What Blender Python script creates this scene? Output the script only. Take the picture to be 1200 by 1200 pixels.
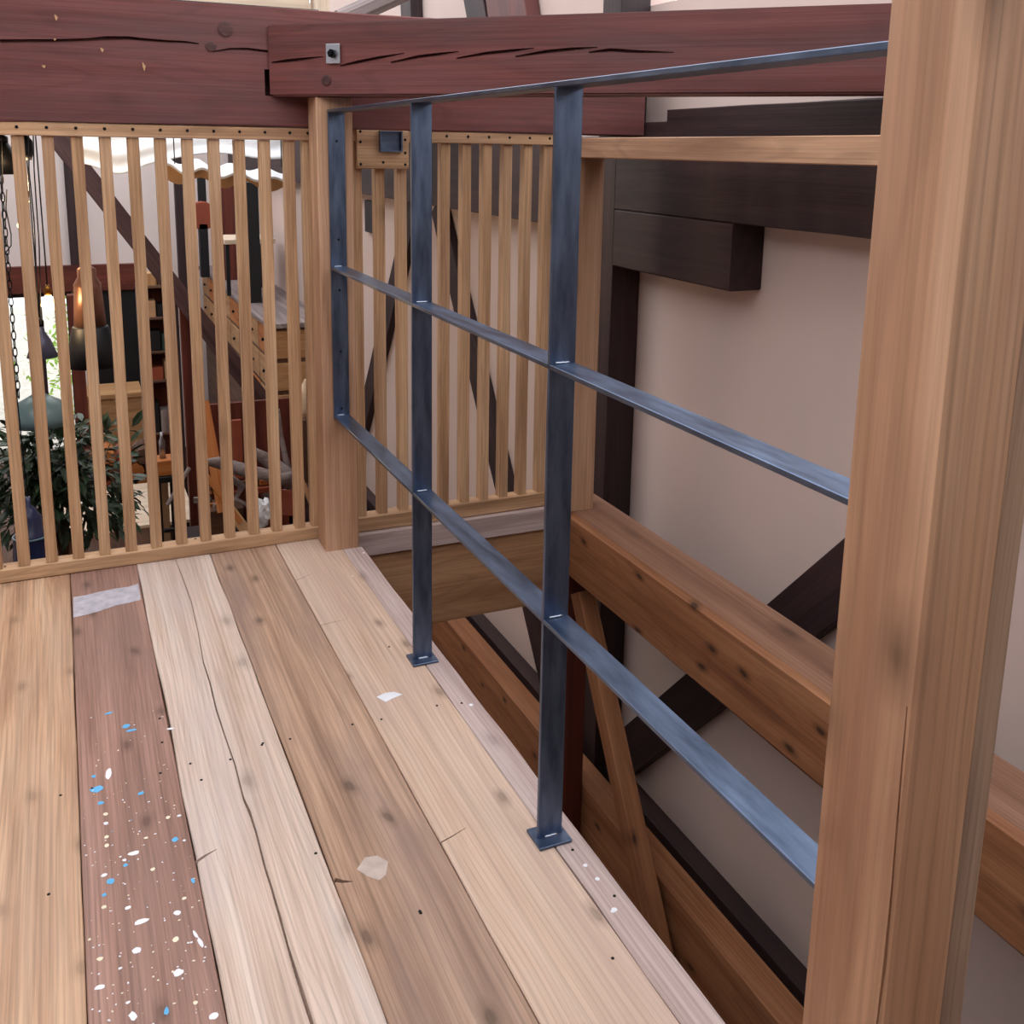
import bpy, bmesh, math, random
from mathutils import Vector, Matrix, noise
random.seed(7)
S = bpy.context.scene
C = S.collection
for o in list(bpy.data.objects): bpy.data.objects.remove(o)

# ---------------------------------------------------------------- camera
YAW, PIT, ROL, FPX, PY, CAMH = .424626353, .201798012, -.0161381534, 1172.2663, 415.985, 1.4
fw = Vector((math.sin(YAW)*math.cos(PIT), math.cos(YAW)*math.cos(PIT), -math.sin(PIT)))
rt0 = Vector((math.cos(YAW), -math.sin(YAW), 0)); dn0 = fw.cross(rt0)
rt = rt0*math.cos(ROL) + dn0*math.sin(ROL); dn = -rt0*math.sin(ROL) + dn0*math.cos(ROL)
cam = bpy.data.objects.new('camera', bpy.data.cameras.new('camera')); C.objects.link(cam)
m = Matrix((rt, -dn, -fw)).transposed().to_4x4(); m.translation = (0, 0, CAMH); cam.matrix_world = m
cam.data.sensor_fit = 'HORIZONTAL'; cam.data.sensor_width = 36; cam.data.lens = FPX/1200*36
cam.data.shift_y = (PY-600)/1200; cam.data.clip_start = .02
S.camera = cam

# ---------------------------------------------------------------- world, light, exposure
w = bpy.data.worlds.new('sky'); S.world = w; w.use_nodes = True
bg = w.node_tree.nodes['Background']; bg.inputs[0].default_value = (.95, .95, .98, 1); bg.inputs[1].default_value = 2.0
S.view_settings.view_transform = 'Standard'; S.view_settings.look = 'None'; S.view_settings.gamma = 1
S.view_settings.use_curve_mapping = False; S.view_settings.exposure = .4
S.cycles.use_denoising = True
S.cycles.max_bounces = 8; S.cycles.diffuse_bounces = 5

# ---------------------------------------------------------------- helpers
def at(px, py, Y):
    """point on the plane y = Y seen at a photo pixel"""
    d = rt*((px-600)/FPX) + dn*((py-PY)/FPX) + fw
    t = Y/d.y; return Vector((d.x*t, Y, CAMH + d.z*t))
def on_z(px, py, Z):
    d = rt*((px-600)/FPX) + dn*((py-PY)/FPX) + fw
    t = (Z-CAMH)/d.z; return Vector((d.x*t, d.y*t, Z))
def lin(c):
    return tuple((x/255/12.92 if x/255 <= .04045 else ((x/255+.055)/1.055)**2.4) for x in c) + (1,)

def new_mat(name):
    mt = bpy.data.materials.new(name); mt.use_nodes = True
    nt = mt.node_tree; return mt, nt, nt.nodes['Principled BSDF']
def N(nt, t, **k):
    n = nt.nodes.new(t)
    for a, b in k.items():
        if a.startswith('i_'):
            key = a[2:]; n.inputs[int(key) if key.isdigit() else key.replace('_', ' ')].default_value = b
        else: setattr(n, a, b)
    return n
def ramp(nt, stops):
    r = N(nt, 'ShaderNodeValToRGB'); e = r.color_ramp.elements
    while len(e) < len(stops): e.new(.5)
    for x, (p, c) in zip(e, stops): x.position = p; x.color = c
    return r
def mixc(nt, a, b, fac, mode='MIX'):
    mx = N(nt, 'ShaderNodeMix', data_type='RGBA', blend_type=mode)
    for s, v in ((6, a), (7, b)):
        if isinstance(v, tuple): mx.inputs[s].default_value = v
        else: nt.links.new(v, mx.inputs[s])
    if isinstance(fac, (int, float)): mx.inputs[0].default_value = fac
    else: nt.links.new(fac, mx.inputs[0])
    return mx.outputs[2]

def wood(name, dark, mid, light, rough=.62, grain=1, knots=.5, blotch=.5, blotch_col=None, fine=.5, spec=.35, bump=.25, kscale=1, rings=.4, ringf=500, ky=1, kz=1):
    """wood whose grain runs along local X; each piece gets its own cut of the grain"""
    mt, nt, b = new_mat(name); L = nt.links.new
    tc = N(nt, 'ShaderNodeTexCoord'); oi = N(nt, 'ShaderNodeObjectInfo')
    off = N(nt, 'ShaderNodeVectorMath', operation='SCALE'); off.inputs[0].default_value = (17, 31, 23); L(oi.outputs['Random'], off.inputs[3])
    ad = N(nt, 'ShaderNodeVectorMath', operation='ADD'); L(tc.outputs['Object'], ad.inputs[0]); L(off.outputs[0], ad.inputs[1])
    def mp(sc):
        n = N(nt, 'ShaderNodeMapping'); n.inputs['Scale'].default_value = sc; L(ad.outputs[0], n.inputs[0]); return n.outputs[0]
    g1 = N(nt, 'ShaderNodeTexNoise', i_Scale=5*grain, i_Detail=6, i_Roughness=.62, i_Distortion=.35); L(mp((.13, 2.2, 2.2)), g1.inputs['Vector'])
    g2 = N(nt, 'ShaderNodeTexNoise', i_Scale=22*grain, i_Detail=3, i_Roughness=.7); L(mp((.05, 4.5, 4.5)), g2.inputs['Vector'])
    g3 = N(nt, 'ShaderNodeTexNoise', i_Scale=2.6, i_Detail=4, i_Roughness=.6); L(mp((.45, 2.2, 2.2)), g3.inputs['Vector'])
    r = ramp(nt, [(.3, lin(dark)), (.48, lin(mid)), (.68, lin(light))]); L(g1.outputs[0], r.inputs[0])
    col = r.outputs[0]
    fr = ramp(nt, [(.35, (1-.42*fine,)*3+(1,)), (.6, (1.06,)*3+(1,))]); L(g2.outputs[0], fr.inputs[0])
    col = mixc(nt, col, fr.outputs[0], 1.0, 'MULTIPLY')
    if rings:
        cx_ = N(nt, 'ShaderNodeSeparateXYZ'); L(ad.outputs[0], cx_.inputs[0])
        ma = N(nt, 'ShaderNodeMath', operation='MULTIPLY'); L(cx_.outputs[1], ma.inputs[0]); ma.inputs[1].default_value = ringf
        gl = N(nt, 'ShaderNodeTexNoise', i_Scale=1.0, i_Detail=2); L(mp((.8, 5, 5)), gl.inputs['Vector'])
        mb2 = N(nt, 'ShaderNodeMath', operation='MULTIPLY_ADD'); L(gl.outputs[0], mb2.inputs[0]); mb2.inputs[1].default_value = 60; L(ma.outputs[0], mb2.inputs[2])
        sn = N(nt, 'ShaderNodeMath', operation='SINE'); L(mb2.outputs[0], sn.inputs[0])
        rr_ = ramp(nt, [(.45, (1, 1, 1, 1)), (.95, (1-.35*rings,)*3+(1,))]); L(sn.outputs[0], rr_.inputs[0])
        col = mixc(nt, col, rr_.outputs[0], 1.0, 'MULTIPLY')
    br = ramp(nt, [(.42, (0, 0, 0, 1)), (.66, (blotch,)*3+(1,))]); L(g3.outputs[0], br.inputs[0])
    col = mixc(nt, col, lin(blotch_col or dark), br.outputs[0])
    if knots > 0:
        nz = N(nt, 'ShaderNodeTexNoise', i_Scale=9.0, i_Detail=2); L(ad.outputs[0], nz.inputs['Vector'])
        kv = N(nt, 'ShaderNodeMapping'); kv.inputs['Scale'].default_value = (2.1*kscale, 4.6*kscale*ky, 4.6*kscale*kz)
        dv = N(nt, 'ShaderNodeVectorMath', operation='MULTIPLY_ADD'); L(nz.outputs['Color'], dv.inputs[0]); dv.inputs[1].default_value = (.03,)*3; L(ad.outputs[0], dv.inputs[2])
        L(dv.outputs[0], kv.inputs[0])
        v = N(nt, 'ShaderNodeTexVoronoi', i_Scale=1.0); kout = kv.outputs[0]
        if ky < 1 or kz < 1:            # knots that run straight through the board
            v.voronoi_dimensions = '2D'; kv.inputs['Scale'].default_value = (2.1*kscale, 4.6*kscale, 4.6*kscale)
            sx = N(nt, 'ShaderNodeSeparateXYZ'); cb = N(nt, 'ShaderNodeCombineXYZ'); L(kout, sx.inputs[0]); L(sx.outputs[0], cb.inputs[0]); L(sx.outputs[2 if ky < 1 else 1], cb.inputs[1]); kout = cb.outputs[0]
        L(kout, v.inputs['Vector'])
        kr = ramp(nt, [(.035, (knots,)*3+(1,)), (.06, (knots*.5,)*3+(1,)), (.13, (0, 0, 0, 1))] if ky < 1 or kz < 1 else [(.03, (knots,)*3+(1,)), (.1, (knots*.45,)*3+(1,)), (.2, (0, 0, 0, 1))]); L(v.outputs['Distance'], kr.inputs[0])
        kd = tuple(int(x*.45) for x in dark)
        col = mixc(nt, col, lin(kd), kr.outputs[0])
    L(col, b.inputs['Base Color']); b.inputs['Roughness'].default_value = rough; b.inputs['Specular IOR Level'].default_value = spec
    bp = N(nt, 'ShaderNodeBump', i_Strength=bump, i_Distance=.004); L(g2.outputs[0], bp.inputs['Height']); L(bp.outputs[0], b.inputs['Normal'])
    return mt
def plain(name, c, rough=.6, metal=0, spec=.4, emit=0, var=.12, scale=8, trans=0):
    mt, nt, b = new_mat(name); L = nt.links.new
    tc = N(nt, 'ShaderNodeTexCoord'); n = N(nt, 'ShaderNodeTexNoise', i_Scale=scale, i_Detail=4); L(tc.outputs['Object'], n.inputs['Vector'])
    l = lin(c); r = ramp(nt, [(.3, tuple(x*(1-var) for x in l[:3])+(1,)), (.7, tuple(min(1, x*(1+var)) for x in l[:3])+(1,))])
    L(n.outputs[0], r.inputs[0]); L(r.outputs[0], b.inputs['Base Color'])
    b.inputs['Roughness'].default_value = rough; b.inputs['Metallic'].default_value = metal; b.inputs['Specular IOR Level'].default_value = spec
    if emit: b.inputs['Emission Color'].default_value = l; b.inputs['Emission Strength'].default_value = emit
    if trans: b.inputs['Transmission Weight'].default_value = trans
    return mt

M = {}
M['plank1'] = wood('plank_tan', (158, 118, 88), (194, 154, 122), (208, 174, 144), fine=.75, grain=1.7, knots=.35, blotch=.4, blotch_col=(168, 140, 122), kz=.25, kscale=1.3)
M['plank2'] = wood('plank_brown', (124, 90, 78), (154, 116, 102), (170, 132, 118), fine=.7, grain=1.7, knots=.5, blotch=.5, blotch_col=(126, 100, 92), kz=.25, kscale=1.3)
M['plank3'] = wood('plank_pale', (176, 150, 132), (202, 178, 162), (214, 196, 184), fine=.5, grain=1.4, knots=.35, blotch=.5, blotch_col=(190, 176, 174), kz=.25)
M['plank4'] = wood('plank_worn', (132, 100, 80), (176, 142, 118), (198, 166, 142), fine=.65, grain=1.1, knots=.6, blotch=.75, blotch_col=(132, 108, 100), kz=.25, kscale=1.3)
M['plank5'] = wood('plank_smooth', (174, 143, 123), (202, 173, 152), (212, 188, 170), fine=.35, grain=.8, knots=.5, blotch=.55, blotch_col=(180, 154, 142), kz=.25, kscale=1.3)
M['strip'] = wood('strip_grey', (158, 134, 128), (184, 162, 156), (198, 180, 176), fine=.45, grain=1.6, knots=.3, blotch=.3, kz=.25)
M['slat'] = wood('slat_cedar', (154, 116, 84), (192, 152, 114), (210, 174, 138), fine=.55, grain=2, knots=.45, blotch=.45, blotch_col=(146, 112, 90), kscale=1.4)
M['post'] = wood('post_cedar', (150, 110, 82), (182, 142, 112), (198, 160, 132), fine=.45, grain=1.4, knots=.6, blotch=.45, blotch_col=(152, 114, 90), kscale=1.2)
M['bigpost'] = wood('post_pine', (154, 110, 82), (186, 144, 112), (202, 164, 134), fine=.4, grain=.9, knots=.65, blotch=.45, blotch_col=(158, 116, 94), kscale=1.15)
M['sideboard'] = wood('post_side', (110, 88, 76), (168, 138, 114), (186, 158, 136), fine=.55, grain=.7, knots=.4, blotch=.7, blotch_col=(104, 86, 80))
M['red'] = wood('beam_red', (72, 36, 34), (102, 54, 50), (120, 70, 66), fine=.45, grain=.7, knots=.3, blotch=.6, blotch_col=(88, 62, 64), rough=.5)
M['dark'] = wood('timber_dark', (34, 24, 27), (52, 36, 38), (66, 46, 46), fine=.35, grain=.8, knots=.15, blotch=.3, rough=.55)
M['cedar'] = wood('beam_cedar', (112, 68, 44), (150, 98, 64), (170, 118, 82), fine=.5, grain=.9, knots=.9, blotch=.4, blotch_col=(112, 66, 42), kscale=1.3, ky=.25)
M['cedar_top'] = wood('beam_dusty', (116, 80, 62), (146, 106, 84), (164, 124, 104), fine=.5, grain=1.2, knots=.6, blotch=.5, blotch_col=(124, 90, 72))
M['mid'] = wood('timber_mid', (58, 40, 42), (82, 58, 58), (98, 72, 72), fine=.35, knots=.15)
M['knot'] = wood('knot_dark', (50, 30, 30), (76, 46, 44), (92, 58, 56), grain=3, knots=0)
M['fencebeam'] = wood('beam_fence', (124, 84, 56), (166, 122, 88), (184, 144, 108), fine=.5, grain=.9, knots=.5, blotch=.35)
M['pale'] = wood('board_pale', (196, 172, 146), (220, 200, 176), (230, 214, 194), fine=.3, knots=.2)
M['tan'] = wood('wood_tan', (150, 108, 70), (182, 138, 94), (196, 156, 112), fine=.35, knots=.3)
M['orange'] = wood('wood_orange', (150, 82, 36), (184, 112, 56), (200, 134, 76), fine=.35, knots=.3)
M['redwood'] = wood('wood_redbrown', (74, 30, 22), (102, 46, 34), (120, 60, 44), fine=.35, knots=.15)
M['brown'] = wood('wood_brown', (74, 50, 38), (104, 74, 56), (124, 92, 72), fine=.4, knots=.3)
M['grey'] = wood('wood_driftgrey', (104, 92, 90), (140, 126, 124), (164, 152, 150), fine=.5, knots=.2)
def steel():
    mt, nt, b = new_mat('mill_steel'); L = nt.links.new
    tc = N(nt, 'ShaderNodeTexCoord'); mpn = N(nt, 'ShaderNodeMapping'); mpn.inputs['Scale'].default_value = (2, 12, 12); L(tc.outputs['Object'], mpn.inputs[0])
    n = N(nt, 'ShaderNodeTexNoise', i_Scale=3.0, i_Detail=6, i_Roughness=.6); L(mpn.outputs[0], n.inputs['Vector'])
    r = ramp(nt, [(.3, lin((74, 87, 110))), (.7, lin((116, 132, 158)))]); L(n.outputs[0], r.inputs[0]); L(r.outputs[0], b.inputs['Base Color'])
    rr = ramp(nt, [(.3, (.3,)*3+(1,)), (.7, (.44,)*3+(1,))]); L(n.outputs[0], rr.inputs[0]); L(rr.outputs[0], b.inputs['Roughness'])
    b.inputs['Metallic'].default_value = .95; return mt
M['steel'] = steel()
M['weld'] = plain('weld_metal', (190, 195, 205), .35, 1)
M['screw'] = plain('screw_black', (26, 24, 26), .45, .6)
M['crack'] = plain('crack_dark', (26, 15, 15), .9, spec=.1)
M['plaster'] = plain('plaster_pink', (206, 186, 178), .9, spec=.15, var=.04, scale=1.5)
M['plaster2'] = plain('plaster_white', (222, 210, 206), .9, spec=.15, var=.04, scale=1.2)
M['black'] = plain('black_paint', (20, 20, 24), .5)
M['blackmetal'] = plain('black_metal', (24, 24, 28), .35, .7)
M['enamel'] = plain('enamel_greyblue', (96, 124, 134), .3, spec=.6)
M['navy'] = plain('enamel_navy', (34, 44, 78), .25, spec=.6)
M['blueshade'] = plain('shade_slate', (84, 88, 116), .35, .3)
M['copper'] = plain('copper_brown', (150, 108, 90), .35, .7)
M['bulb'] = plain('bulb_glow', (255, 214, 150), .3, emit=9, var=0)
M['brass'] = plain('brass_socket', (140, 96, 40), .35, .9)
M['white'] = plain('white_cloth', (232, 236, 240), .85, var=.05)
M['leaf'] = plain('leaf_green', (44, 66, 46), .4, var=.5, scale=5, spec=.5)
M['leaf2'] = plain('leaf_outdoor', (150, 190, 84), .6, var=.3, scale=5)
M['stem'] = plain('stem_brown', (88, 62, 42), .8)
M['clay'] = plain('pot_clay', (120, 72, 52), .8)
M['card'] = plain('cardboard', (176, 138, 102), .85)
M['teal'] = plain('box_green', (44, 66, 58), .6)
M['rust'] = plain('rust_red', (138, 66, 44), .7)
M['cream'] = plain('ceramic_cream', (224, 198, 166), .3, spec=.6)
M['ground'] = wood('lower_floor', (64, 42, 30), (92, 62, 44), (108, 76, 56), fine=.4, knots=0)
M['gravel'] = plain('outside_paving', (190, 186, 176), .9)
gm, gnt, gb = new_mat('window_glass'); gb.inputs['Roughness'].default_value = .02; gb.inputs['Transmission Weight'].default_value = 1; gb.inputs['IOR'].default_value = 1.02
M['glass'] = gm

def link(name, me, mat, parent=None, Mx=None, **tags):
    if mat is not None:
        for q in (mat if isinstance(mat, (list, tuple)) else [mat]): me.materials.append(M[q])
    o = bpy.data.objects.new(name, me); C.objects.link(o)
    if Mx is None: Mx = Matrix.Identity(4)
    if parent is not None:
        o.parent = parent; o.matrix_local = WM[parent.name].inverted() @ Mx
    else: o.matrix_local = Mx
    WM[o.name] = Mx.copy()
    for k, v in tags.items(): o[k] = v
    return o
WM = {}
def thing(name, label, cat, loc=(0, 0, 0), group=None):
    o = bpy.data.objects.new(name, None); C.objects.link(o); o.empty_display_size = .1
    o.location = loc; WM[o.name] = Matrix.Translation(loc); o['label'] = label; o['category'] = cat
    if group: o['group'] = group
    return o
def tag(o, label, cat, group=None):
    o['label'] = label; o['category'] = cat
    if group: o['group'] = group
    return o
def struct(o): o['kind'] = 'structure'; return o
def frame(a, b, up=(0, 0, 1)):
    a = Vector(a); b = Vector(b); x = (b-a).normalized(); u = Vector(up)
    if abs(x.dot(u)) > .97: u = Vector((0, 1, 0))
    y = u.cross(x).normalized(); z = x.cross(y)
    mx = Matrix((x, y, z)).transposed().to_4x4(); mx.translation = (a+b)/2; return mx, (b-a).length
def bar_mesh(L, w, t, bev=.003, seg=1, wob=0, seed=0):
    """chamfered bar, length L along X, width w along Y, thickness t along Z"""
    bev = min(bev, w*.3, t*.3)
    a, c = w/2, t/2
    prof = [(-a+bev, -c), (a-bev, -c), (a, -c+bev), (a, c-bev), (a-bev, c), (-a+bev, c), (-a, c-bev), (-a, -c+bev)]
    vs, fs = [], []
    n = len(prof)
    for i in range(seg+1):
        x = -L/2 + L*i/seg
        for k, (y, z) in enumerate(prof):
            dy = dz = 0
            if wob:
                dy = wob*noise.noise(Vector((x*2.5, k//2*3.1+seed, seed*1.7))); dz = wob*noise.noise(Vector((x*2.5+9, k//2*3.1+seed, seed*2.9)))
            vs.append((x, y+dy, z+dz))
    for i in range(seg):
        for k in range(n):
            k2 = (k+1) % n; fs.append((i*n+k, (i+1)*n+k, (i+1)*n+k2, i*n+k2))
    fs.append(tuple(range(n))); fs.append(tuple(reversed(range(seg*n, seg*n+n))))
    me = bpy.data.meshes.new('bar'); me.from_pydata(vs, [], fs)
    bmx = bmesh.new(); bmx.from_mesh(me); bmesh.ops.recalc_face_normals(bmx, faces=bmx.faces); bmx.to_mesh(me); bmx.free(); return me
def bar(name, a, b, w, t, mat, parent=None, up=(0, 0, 1), bev=.003, seg=1, wob=0, seed=0):
    mx, L = frame(a, b, up); return link(name, bar_mesh(L, w, t, bev, seg, wob, seed), mat, parent, mx)
def box(name, x0, x1, y0, y1, z0, z1, mat, parent=None, axis='x', bev=.003, seg=1, wob=0, seed=0):
    """axis aligned timber with grain along the named axis"""
    cx, cy, cz = (x0+x1)/2, (y0+y1)/2, (z0+z1)/2
    if axis == 'x': return bar(name, (x0, cy, cz), (x1, cy, cz), y1-y0, z1-z0, mat, parent, bev=bev, seg=seg, wob=wob, seed=seed)
    if axis == 'y': return bar(name, (cx, y0, cz), (cx, y1, cz), x1-x0, z1-z0, mat, parent, bev=bev, seg=seg, wob=wob, seed=seed)
    # for z: local y = up x dir with up=(0,1,0)
    return bar(name, (cx, cy, z0), (cx, cy, z1), x1-x0, y1-y0, mat, parent, up=(0, 1, 0), bev=bev, seg=seg, wob=wob, seed=seed)
def prism(name, pts, z0, z1, xdir, mat, parent=None):
    c = Vector((sum(p[0] for p in pts)/len(pts), sum(p[1] for p in pts)/len(pts), (z0+z1)/2))
    x = Vector(xdir).normalized(); y = Vector((0, 0, 1)).cross(x)
    mx = Matrix((x, y, (0, 0, 1))).transposed().to_4x4(); mx.translation = c; inv = mx.inverted(); n = len(pts)
    vs = [inv @ Vector((p[0], p[1], z)) for z in (z0, z1) for p in pts]
    fs = [tuple(range(n))[::-1], tuple(range(n, 2*n))] + [(i, (i+1) % n, n+(i+1) % n, n+i) for i in range(n)]
    me = bpy.data.meshes.new(name); me.from_pydata(vs, [], fs)
    bmx = bmesh.new(); bmx.from_mesh(me); bmesh.ops.recalc_face_normals(bmx, faces=bmx.faces)
    bmesh.ops.bevel(bmx, geom=bmx.edges[:], offset=.006, segments=2, affect='EDGES'); bmx.to_mesh(me); bmx.free()
    return link(name, me, mat, parent, mx)
def lathe(name, prof, loc, mat, parent=None, seg=24, smooth=True, rot=None, caps=True):
    """prof: (radius, z) pairs from bottom to top"""
    vs, fs = [], []
    for r, z in prof:
        for k in range(seg):
            a = 2*math.pi*k/seg; vs.append((r*math.cos(a), r*math.sin(a), z))
    for i in range(len(prof)-1):
        for k in range(seg):
            k2 = (k+1) % seg; fs.append((i*seg+k, i*seg+k2, (i+1)*seg+k2, (i+1)*seg+k))
    if caps: fs.append(tuple(range(seg))[::-1]); fs.append(tuple(range((len(prof)-1)*seg, len(prof)*seg)))
    me = bpy.data.meshes.new(name); me.from_pydata(vs, [], fs)
    if smooth:
        for p in me.polygons: p.use_smooth = len(p.vertices) == 4
    mx = Matrix.Translation(loc)
    if rot is not None: mx = mx @ rot
    return link(name, me, mat, parent, mx)
def tube(name, pts, r, mat, parent=None, seg=8):
    """r: radius or list of radii, swept along pts (world)"""
    pts = [Vector(p) for p in pts]; rs = r if isinstance(r, (list, tuple)) else [r]*len(pts)
    base = pts[0].copy(); vs, fs = [], []
    u = None
    for i, p in enumerate(pts):
        t = (pts[min(i+1, len(pts)-1)]-pts[max(i-1, 0)]).normalized()
        if u is None: u = t.orthogonal().normalized()
        u = (u - t*u.dot(t)).normalized(); v = t.cross(u)
        for k in range(seg):
            a = 2*math.pi*k/seg; vs.append(p-base+(u*math.cos(a)+v*math.sin(a))*rs[i])
    for i in range(len(pts)-1):
        for k in range(seg):
            k2 = (k+1) % seg; fs.append((i*seg+k, i*seg+k2, (i+1)*seg+k2, (i+1)*seg+k))
    fs.append(tuple(range(seg))[::-1]); fs.append(tuple(range((len(pts)-1)*seg, len(pts)*seg)))
    me = bpy.data.meshes.new(name); me.from_pydata(vs, [], fs)
    for p in me.polygons: p.use_smooth = len(p.vertices) == 4
    return link(name, me, mat, parent, Matrix.Translation(base))
def sliver(name, pts, widths, nrm, mat, parent, th=.0006):
    """thin flake lying on a face: a nick in the surface"""
    pts = [Vector(p) for p in pts]; nrm = Vector(nrm).normalized(); vs, fs = [], []
    for i, p in enumerate(pts):
        t = (pts[min(i+1, len(pts)-1)]-pts[max(i-1, 0)]).normalized(); s = nrm.cross(t)
        for q in (-1, 1): vs.append(p + s*widths[i]*q/2 + nrm*th)
    for i in range(len(pts)-1): fs.append((2*i, 2*i+2, 2*i+3, 2*i+1))
    b = pts[0]; me = bpy.data.meshes.new(name); me.from_pydata([v-b for v in vs], [], fs)
    return link(name, me, mat, parent, Matrix.Translation(b))
CUT = {}
def vgroove(pts, widths, nrm, grow, top):
    """closed wedge along a split: open side 'top' above the face, point below it"""
    vs, fs = [], []
    for i, p in enumerate(pts):
        t = (pts[min(i+1, len(pts)-1)]-pts[max(i-1, 0)]).normalized(); s = nrm.cross(t).normalized(); w = max(widths[i], .0008)+grow
        dep = 2.2*widths[i]+.004+grow
        vs += [p-s*w/2+nrm*top, p+s*w/2+nrm*top, p+s*w*.3-nrm*dep, p-s*w*.3-nrm*dep]
    for i in range(len(pts)-1):
        a, b = i*4, i*4+4; fs += [(a+k, a+(k+1) % 4, b+(k+1) % 4, b+k) for k in range(4)]
    n = (len(pts)-1)*4; fs += [(3, 2, 1, 0), (n, n+1, n+2, n+3)]
    return vs, fs
def ribbon(name, pts, widths, nrm, mat, parent, th=0):
    """a split in the timber: remembered, then cut as a groove and lined with the same wood"""
    CUT.setdefault(parent.name, []).append(([Vector(p) for p in pts], list(widths), Vector(nrm).normalized()))
def cut_mesh(o, cutters):
    """subtract closed meshes (world coordinates) from an object's own mesh"""
    inv = WM[o.name].inverted(); mods = []; tmp = []
    for vs, fs in cutters:
        me = bpy.data.meshes.new('cut'); me.from_pydata([inv @ Vector(v) for v in vs], [], fs)
        bmx = bmesh.new(); bmx.from_mesh(me); bmesh.ops.recalc_face_normals(bmx, faces=bmx.faces); bmx.to_mesh(me); bmx.free()
        c = bpy.data.objects.new('cut', me); C.objects.link(c); c.matrix_world = WM[o.name]; tmp.append(c)
        md = o.modifiers.new('cut', 'BOOLEAN'); md.operation = 'DIFFERENCE'; md.solver = 'EXACT'; md.object = c; mods.append(md)
    bpy.context.view_layer.update(); dg = bpy.context.evaluated_depsgraph_get()
    new = bpy.data.meshes.new_from_object(o.evaluated_get(dg)); new.name = o.name
    for md in mods: o.modifiers.remove(md)
    o.data = new
    for c in tmp: bpy.data.objects.remove(c)
def finish_cuts(o, host=None, extra=()):
    lst = CUT.pop(o.name, []); h = host or o
    cut_mesh(h, [vgroove(p, w_, n_, .0006, .004) for p, w_, n_ in lst]+list(extra))
    for p, w_, n_ in lst:
        vs, fs = vgroove(p, w_, n_, 0, -.0012)
        keep = [f for k, f in enumerate(fs) if k >= len(fs)-2 or k % 4 != 0]      # open towards the face
        b = p[0]; me = bpy.data.meshes.new('split'); me.from_pydata([v-b for v in vs], [], keep); me.materials.append(h.data.materials[0])
        link('split', me, None, h if h.parent is None or h.parent.type == 'MESH' else h.parent, Matrix.Translation(b))
_disc = {}
def disc(name, loc, r, nrm, mat, parent=None, h=.0015):
    """screw or nail head"""
    key = (round(r, 4), mat, h)
    if key not in _disc:
        bmx = bmesh.new(); bmesh.ops.create_cone(bmx, cap_ends=True, segments=10, radius1=r, radius2=r*.8, depth=h)
        me = bpy.data.meshes.new(name); bmx.to_mesh(me); bmx.free(); me.materials.append(M[mat]); _disc[key] = me
    q = Vector((0, 0, 1)).rotation_difference(Vector(nrm)).to_matrix().to_4x4()
    mx = Matrix.Translation(Vector(loc)+Vector(nrm).normalized()*h/2) @ q
    return link(name, _disc[key], None, parent, mx)

# ================================================================ THE SETTING
XW, FAR, LOW = 2.238, 14.0, -2.7          # right wall, far wall, lower floor level
floor = struct(box('floor', -2.6, .895, -2.5, 3.6, -.2, -.033, 'fencebeam', axis='y'))
lower = struct(box('floor_lower', -4, XW, -2.5, FAR, LOW-.1, LOW, 'ground', axis='y'))
struct(box('wall_right', XW, XW+.15, -2.5, 3.7, LOW, 1.98, 'plaster', axis='y', bev=0))  # top cut low so open sky reflects in the steel rails
struct(box('wall_right_beyond', XW, XW+.15, 3.7, FAR+.15, LOW, 2.7, 'plaster', axis='y', bev=0))
struct(box('skyblock_ceiling', -4, XW, -2.5, -.9, 2.75, 2.85, 'dark', bev=0))  # unseen, added to block the sky above and behind the camera
struct(box('skyblock_ceiling_side', -4, -2.4, -.9, FAR, 2.75, 2.85, 'dark', axis='y', bev=0))  # unseen, added to block part of the sky on the left
struct(box('wall_left', -4.15, -4, -2.5, FAR+.15, LOW, 2.75, 'plaster2', axis='y', bev=0))
struct(box('wall_rear', -4, XW, -2.65, -2.5, LOW, 2.75, 'brown', bev=0))  # unseen, coloured dark to cut bounce and darken reflections in the steel posts
# far wall with a tall glazed opening
wx0, wx1 = at(-60, 345, FAR).x, at(84, 345, FAR).x; wz1 = at(40, 343, FAR).z; wz0 = LOW+.15
wf = struct(box('wall_far', wx1, XW, FAR, FAR+.15, LOW, 3.4, 'plaster2', bev=0))
struct(box('wall_far_side', -4, wx0, FAR, FAR+.15, LOW, 3.4, 'plaster2', bev=0))
struct(box('wall_far_lintel', wx0, wx1, FAR, FAR+.15, wz1, 3.4, 'plaster2', bev=0))
struct(box('wall_far_sill', wx0, wx1, FAR, FAR+.15, LOW, wz0, 'plaster2', bev=0))
win = struct(box('window_1', wx0, wx1, FAR+.02, FAR+.08, wz1-.06, wz1, 'dark'))
midx = at(48, 400, FAR).x
for nm, a, b in (('window_jamb', wx0, wx0+.07), ('window_mullion', midx-.04, midx+.04), ('window_jamb', wx1-.07, wx1)):
    box(nm, a, b, FAR+.02, FAR+.08, wz0, wz1-.06, 'dark', win, 'z')
for a, b in ((wx0+.07, midx-.04), (midx+.04, wx1-.07)):
    box('pane', a, b, FAR+.045, FAR+.051, wz0, wz1-.06, 'glass', win, 'z', bev=0)
struct(box('ground_outside', -9, 8, FAR+.2, FAR+14, LOW-.1, LOW, 'gravel', bev=0))

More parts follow.
